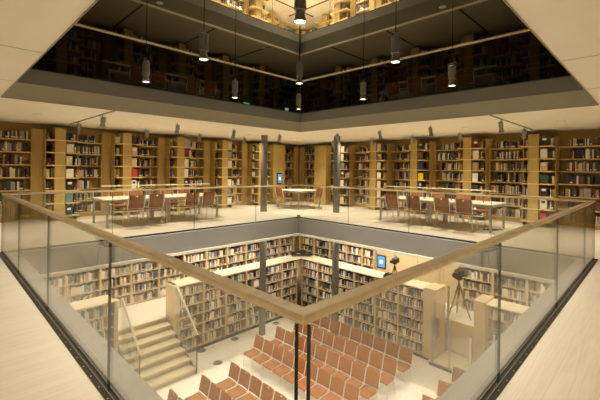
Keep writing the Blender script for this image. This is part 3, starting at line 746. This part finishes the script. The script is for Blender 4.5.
tripod((12.0, 6.96, PT+.02), .66, 1.0, 'small black video camera on a short tripod standing on the counter', .16)
tp = tripod((13.0, 5.02, Z_GAL), 1.65, 1.5, 'large black video camera on a tripod on the gallery behind the lift', .42)
mb = MB(); mb.tube([(-.3*math.cos(a), .45*math.sin(a)*.9, .5-.38*math.sin(a)) for a in [i*math.pi/12 for i in range(13)]], .014, 6); mb.build('hanging_cable', 'black', tp)
mb = MB(); mb.box(-.16, .16, -.12, .12, 0, .10); mb.box(-.10, .12, -.09, .09, .10, .15); o = mb.build('camera_bag', 'black', bevel=.02); o.location = (11.98, 7.22, PT+.02)
tag(o, 'small black bag on the counter beside the small video camera', 'bag')
# dark cloth draped over the counter at the far corner
import bmesh
mb = MB()
def drape(u, v):
    x = (u-.5)*.95; y = (v-.5)*.5
    z = .20*math.exp(-((x*2.4)**2+(y*3)**2))+.05*math.sin(x*14+y*9)*math.exp(-(x*2)**2)+.035
    return (x, y, z), (0, 0, 1)
mb.sheet(drape, 18, 10, .02); o = mb.build('coat', 'black'); o.location = (12.0, 11.75, PT+.02); o.rotation_euler = (0, 0, -math.pi/4)
tag(o, 'black coat lying in a heap on the counter at the far corner', 'coat')
for i, (x, y, w_, z) in enumerate(((11.1, 11.85, .5, 0),)):
    o = MB().box(-w_/2, w_/2, -.15, .15, 0, .05).build('document_box', 'paint_white', bevel=.004); o.location = (x, y, PT+.02)
    tag(o, 'flat white box on the counter left of the black coat', 'box')
# exit sign and white notice glimpsed on the dark floor
t = empty('exit_sign', (9.35, 12.55, 4.25)); tag(t, 'small green lit exit sign on the dark upper floor', 'sign')
MB().box(-.15, .15, -.02, .02, 0, .16).build('sign_box', 'green', t)
mb = MB(); mb.box(-.09, -.05, -.026, -.021, .03, .13); mb.tube([(-.01, -.023, .04), (.02, -.023, .09), (.0, -.023, .12)], .008, 5); mb.box(.04, .11, -.026, -.021, .07, .09); mb.build('running_figure', 'signwhite', t)
tag(MB().box(11.55, 11.75, 12.5, 12.54, 4.28, 4.48).build('wall_notice', 'signwhite'), 'small lit white notice on the dark upper floor left of centre', 'sign')
# small dark knob on the slab edge at the far corner
o = MB().lathe([(.07, 0), (.07, .03), (.04, .07), (.0001, .075)], 12).build('corner_cap', 'dark'); o.location = (8.75, 8.75, 0)
tag(o, 'small dark cap on the floor at the far corner of the opening', 'fitting')

# ================================================================ BOOKS, placed
bpy.context.view_layer.update()
dg = bpy.context.evaluated_depsgraph_get()
def area(b):
    x0, x1, y0, y1, z0, z1 = b[:6]
    P0 = project(((x0+x1)/2, (y0+y1)/2, (z0+z1)/2))
    if not P0 or not (2 < P0[0] < 598 and 2 < P0[1] < 398): return 0
    w_ = (x1-x0) if (y1-y0) > (x1-x0) else (y1-y0)
    return w_*(z1-z0)/P0[2]**2
def seen(b):
    x0, x1, y0, y1, z0, z1 = b[:6]
    L_ = (y1-y0) > (x1-x0)
    tg = Vector(((x0+x1)/2, y0, (z0+z1)/2)) if L_ else Vector((x0, (y0+y1)/2, (z0+z1)/2))
    o = EYEP.copy(); d = (tg-o); D = d.length; d.normalize(); tr = 0
    for _ in range(12):
        hit, loc, nr, fi, ob, mx_ = S.ray_cast(dg, o, d)
        if not hit or (loc-EYEP).length > D-.06: return True
        if 'glass' in ob.name or 'gate' in ob.name: o = loc+d*.02; continue
        return False
    return True
idx = sorted(range(len(BOOKS)), key=lambda i: -area(BOOKS[i]))
chosen = []
for i in idx:
    if len(chosen) >= 300: break
    if area(BOOKS[i]) <= 0: break
    if seen(BOOKS[i]): chosen.append(i)
cs = set(chosen)
unit = {}
for kx in BKEYS:
    mb = MB(); mb.box(-.5, .5, -.5, .5, 0, 1)
    me_o = mb.build('book', BM[kx]); unit[kx] = me_o.data; bpy.data.objects.remove(me_o)
for i in chosen:
    x0, x1, y0, y1, z0, z1, c, wh = BOOKS[i]
    o = bpy.data.objects.new('book', unit[c]); COL.objects.link(o)
    o.location = ((x0+x1)/2, (y0+y1)/2, z0); o.scale = (x1-x0, y1-y0, z1-z0)
    lab = '%s book in the %s' % (c, wh)
    tag(o, lab, 'book', '%s books, %s' % (c, wh))
mb = MB()
lw = BKEYS.index('white')
for i, b in enumerate(BOOKS):
    if i in cs: continue
    x0, x1, y0, y1, z0, z1, c, wh = b
    mb.box(*b[:6], BKEYS.index(c))
    if random.random() < .5 and c not in ('white', 'cream'):
        zl = z0+.03
        if (y1-y0) > (x1-x0): mb.add([(x0, y0-.001, zl), (x1, y0-.001, zl), (x1, y0-.001, zl+.035), (x0, y0-.001, zl+.035)], [(0, 1, 2, 3)], lw)
        else: mb.add([(x0-.001, y0, zl), (x0-.001, y1, zl), (x0-.001, y1, zl+.035), (x0-.001, y0, zl+.035)], [(0, 1, 2, 3)], lw)
o = mb.build('books', [BM[k_] for k_ in BKEYS])
tag(o, 'the remaining rows of assorted books filling the bookcases on every floor', 'books', None, 'stuff')
print('BOOKS', len(BOOKS), 'chosen', len(chosen))
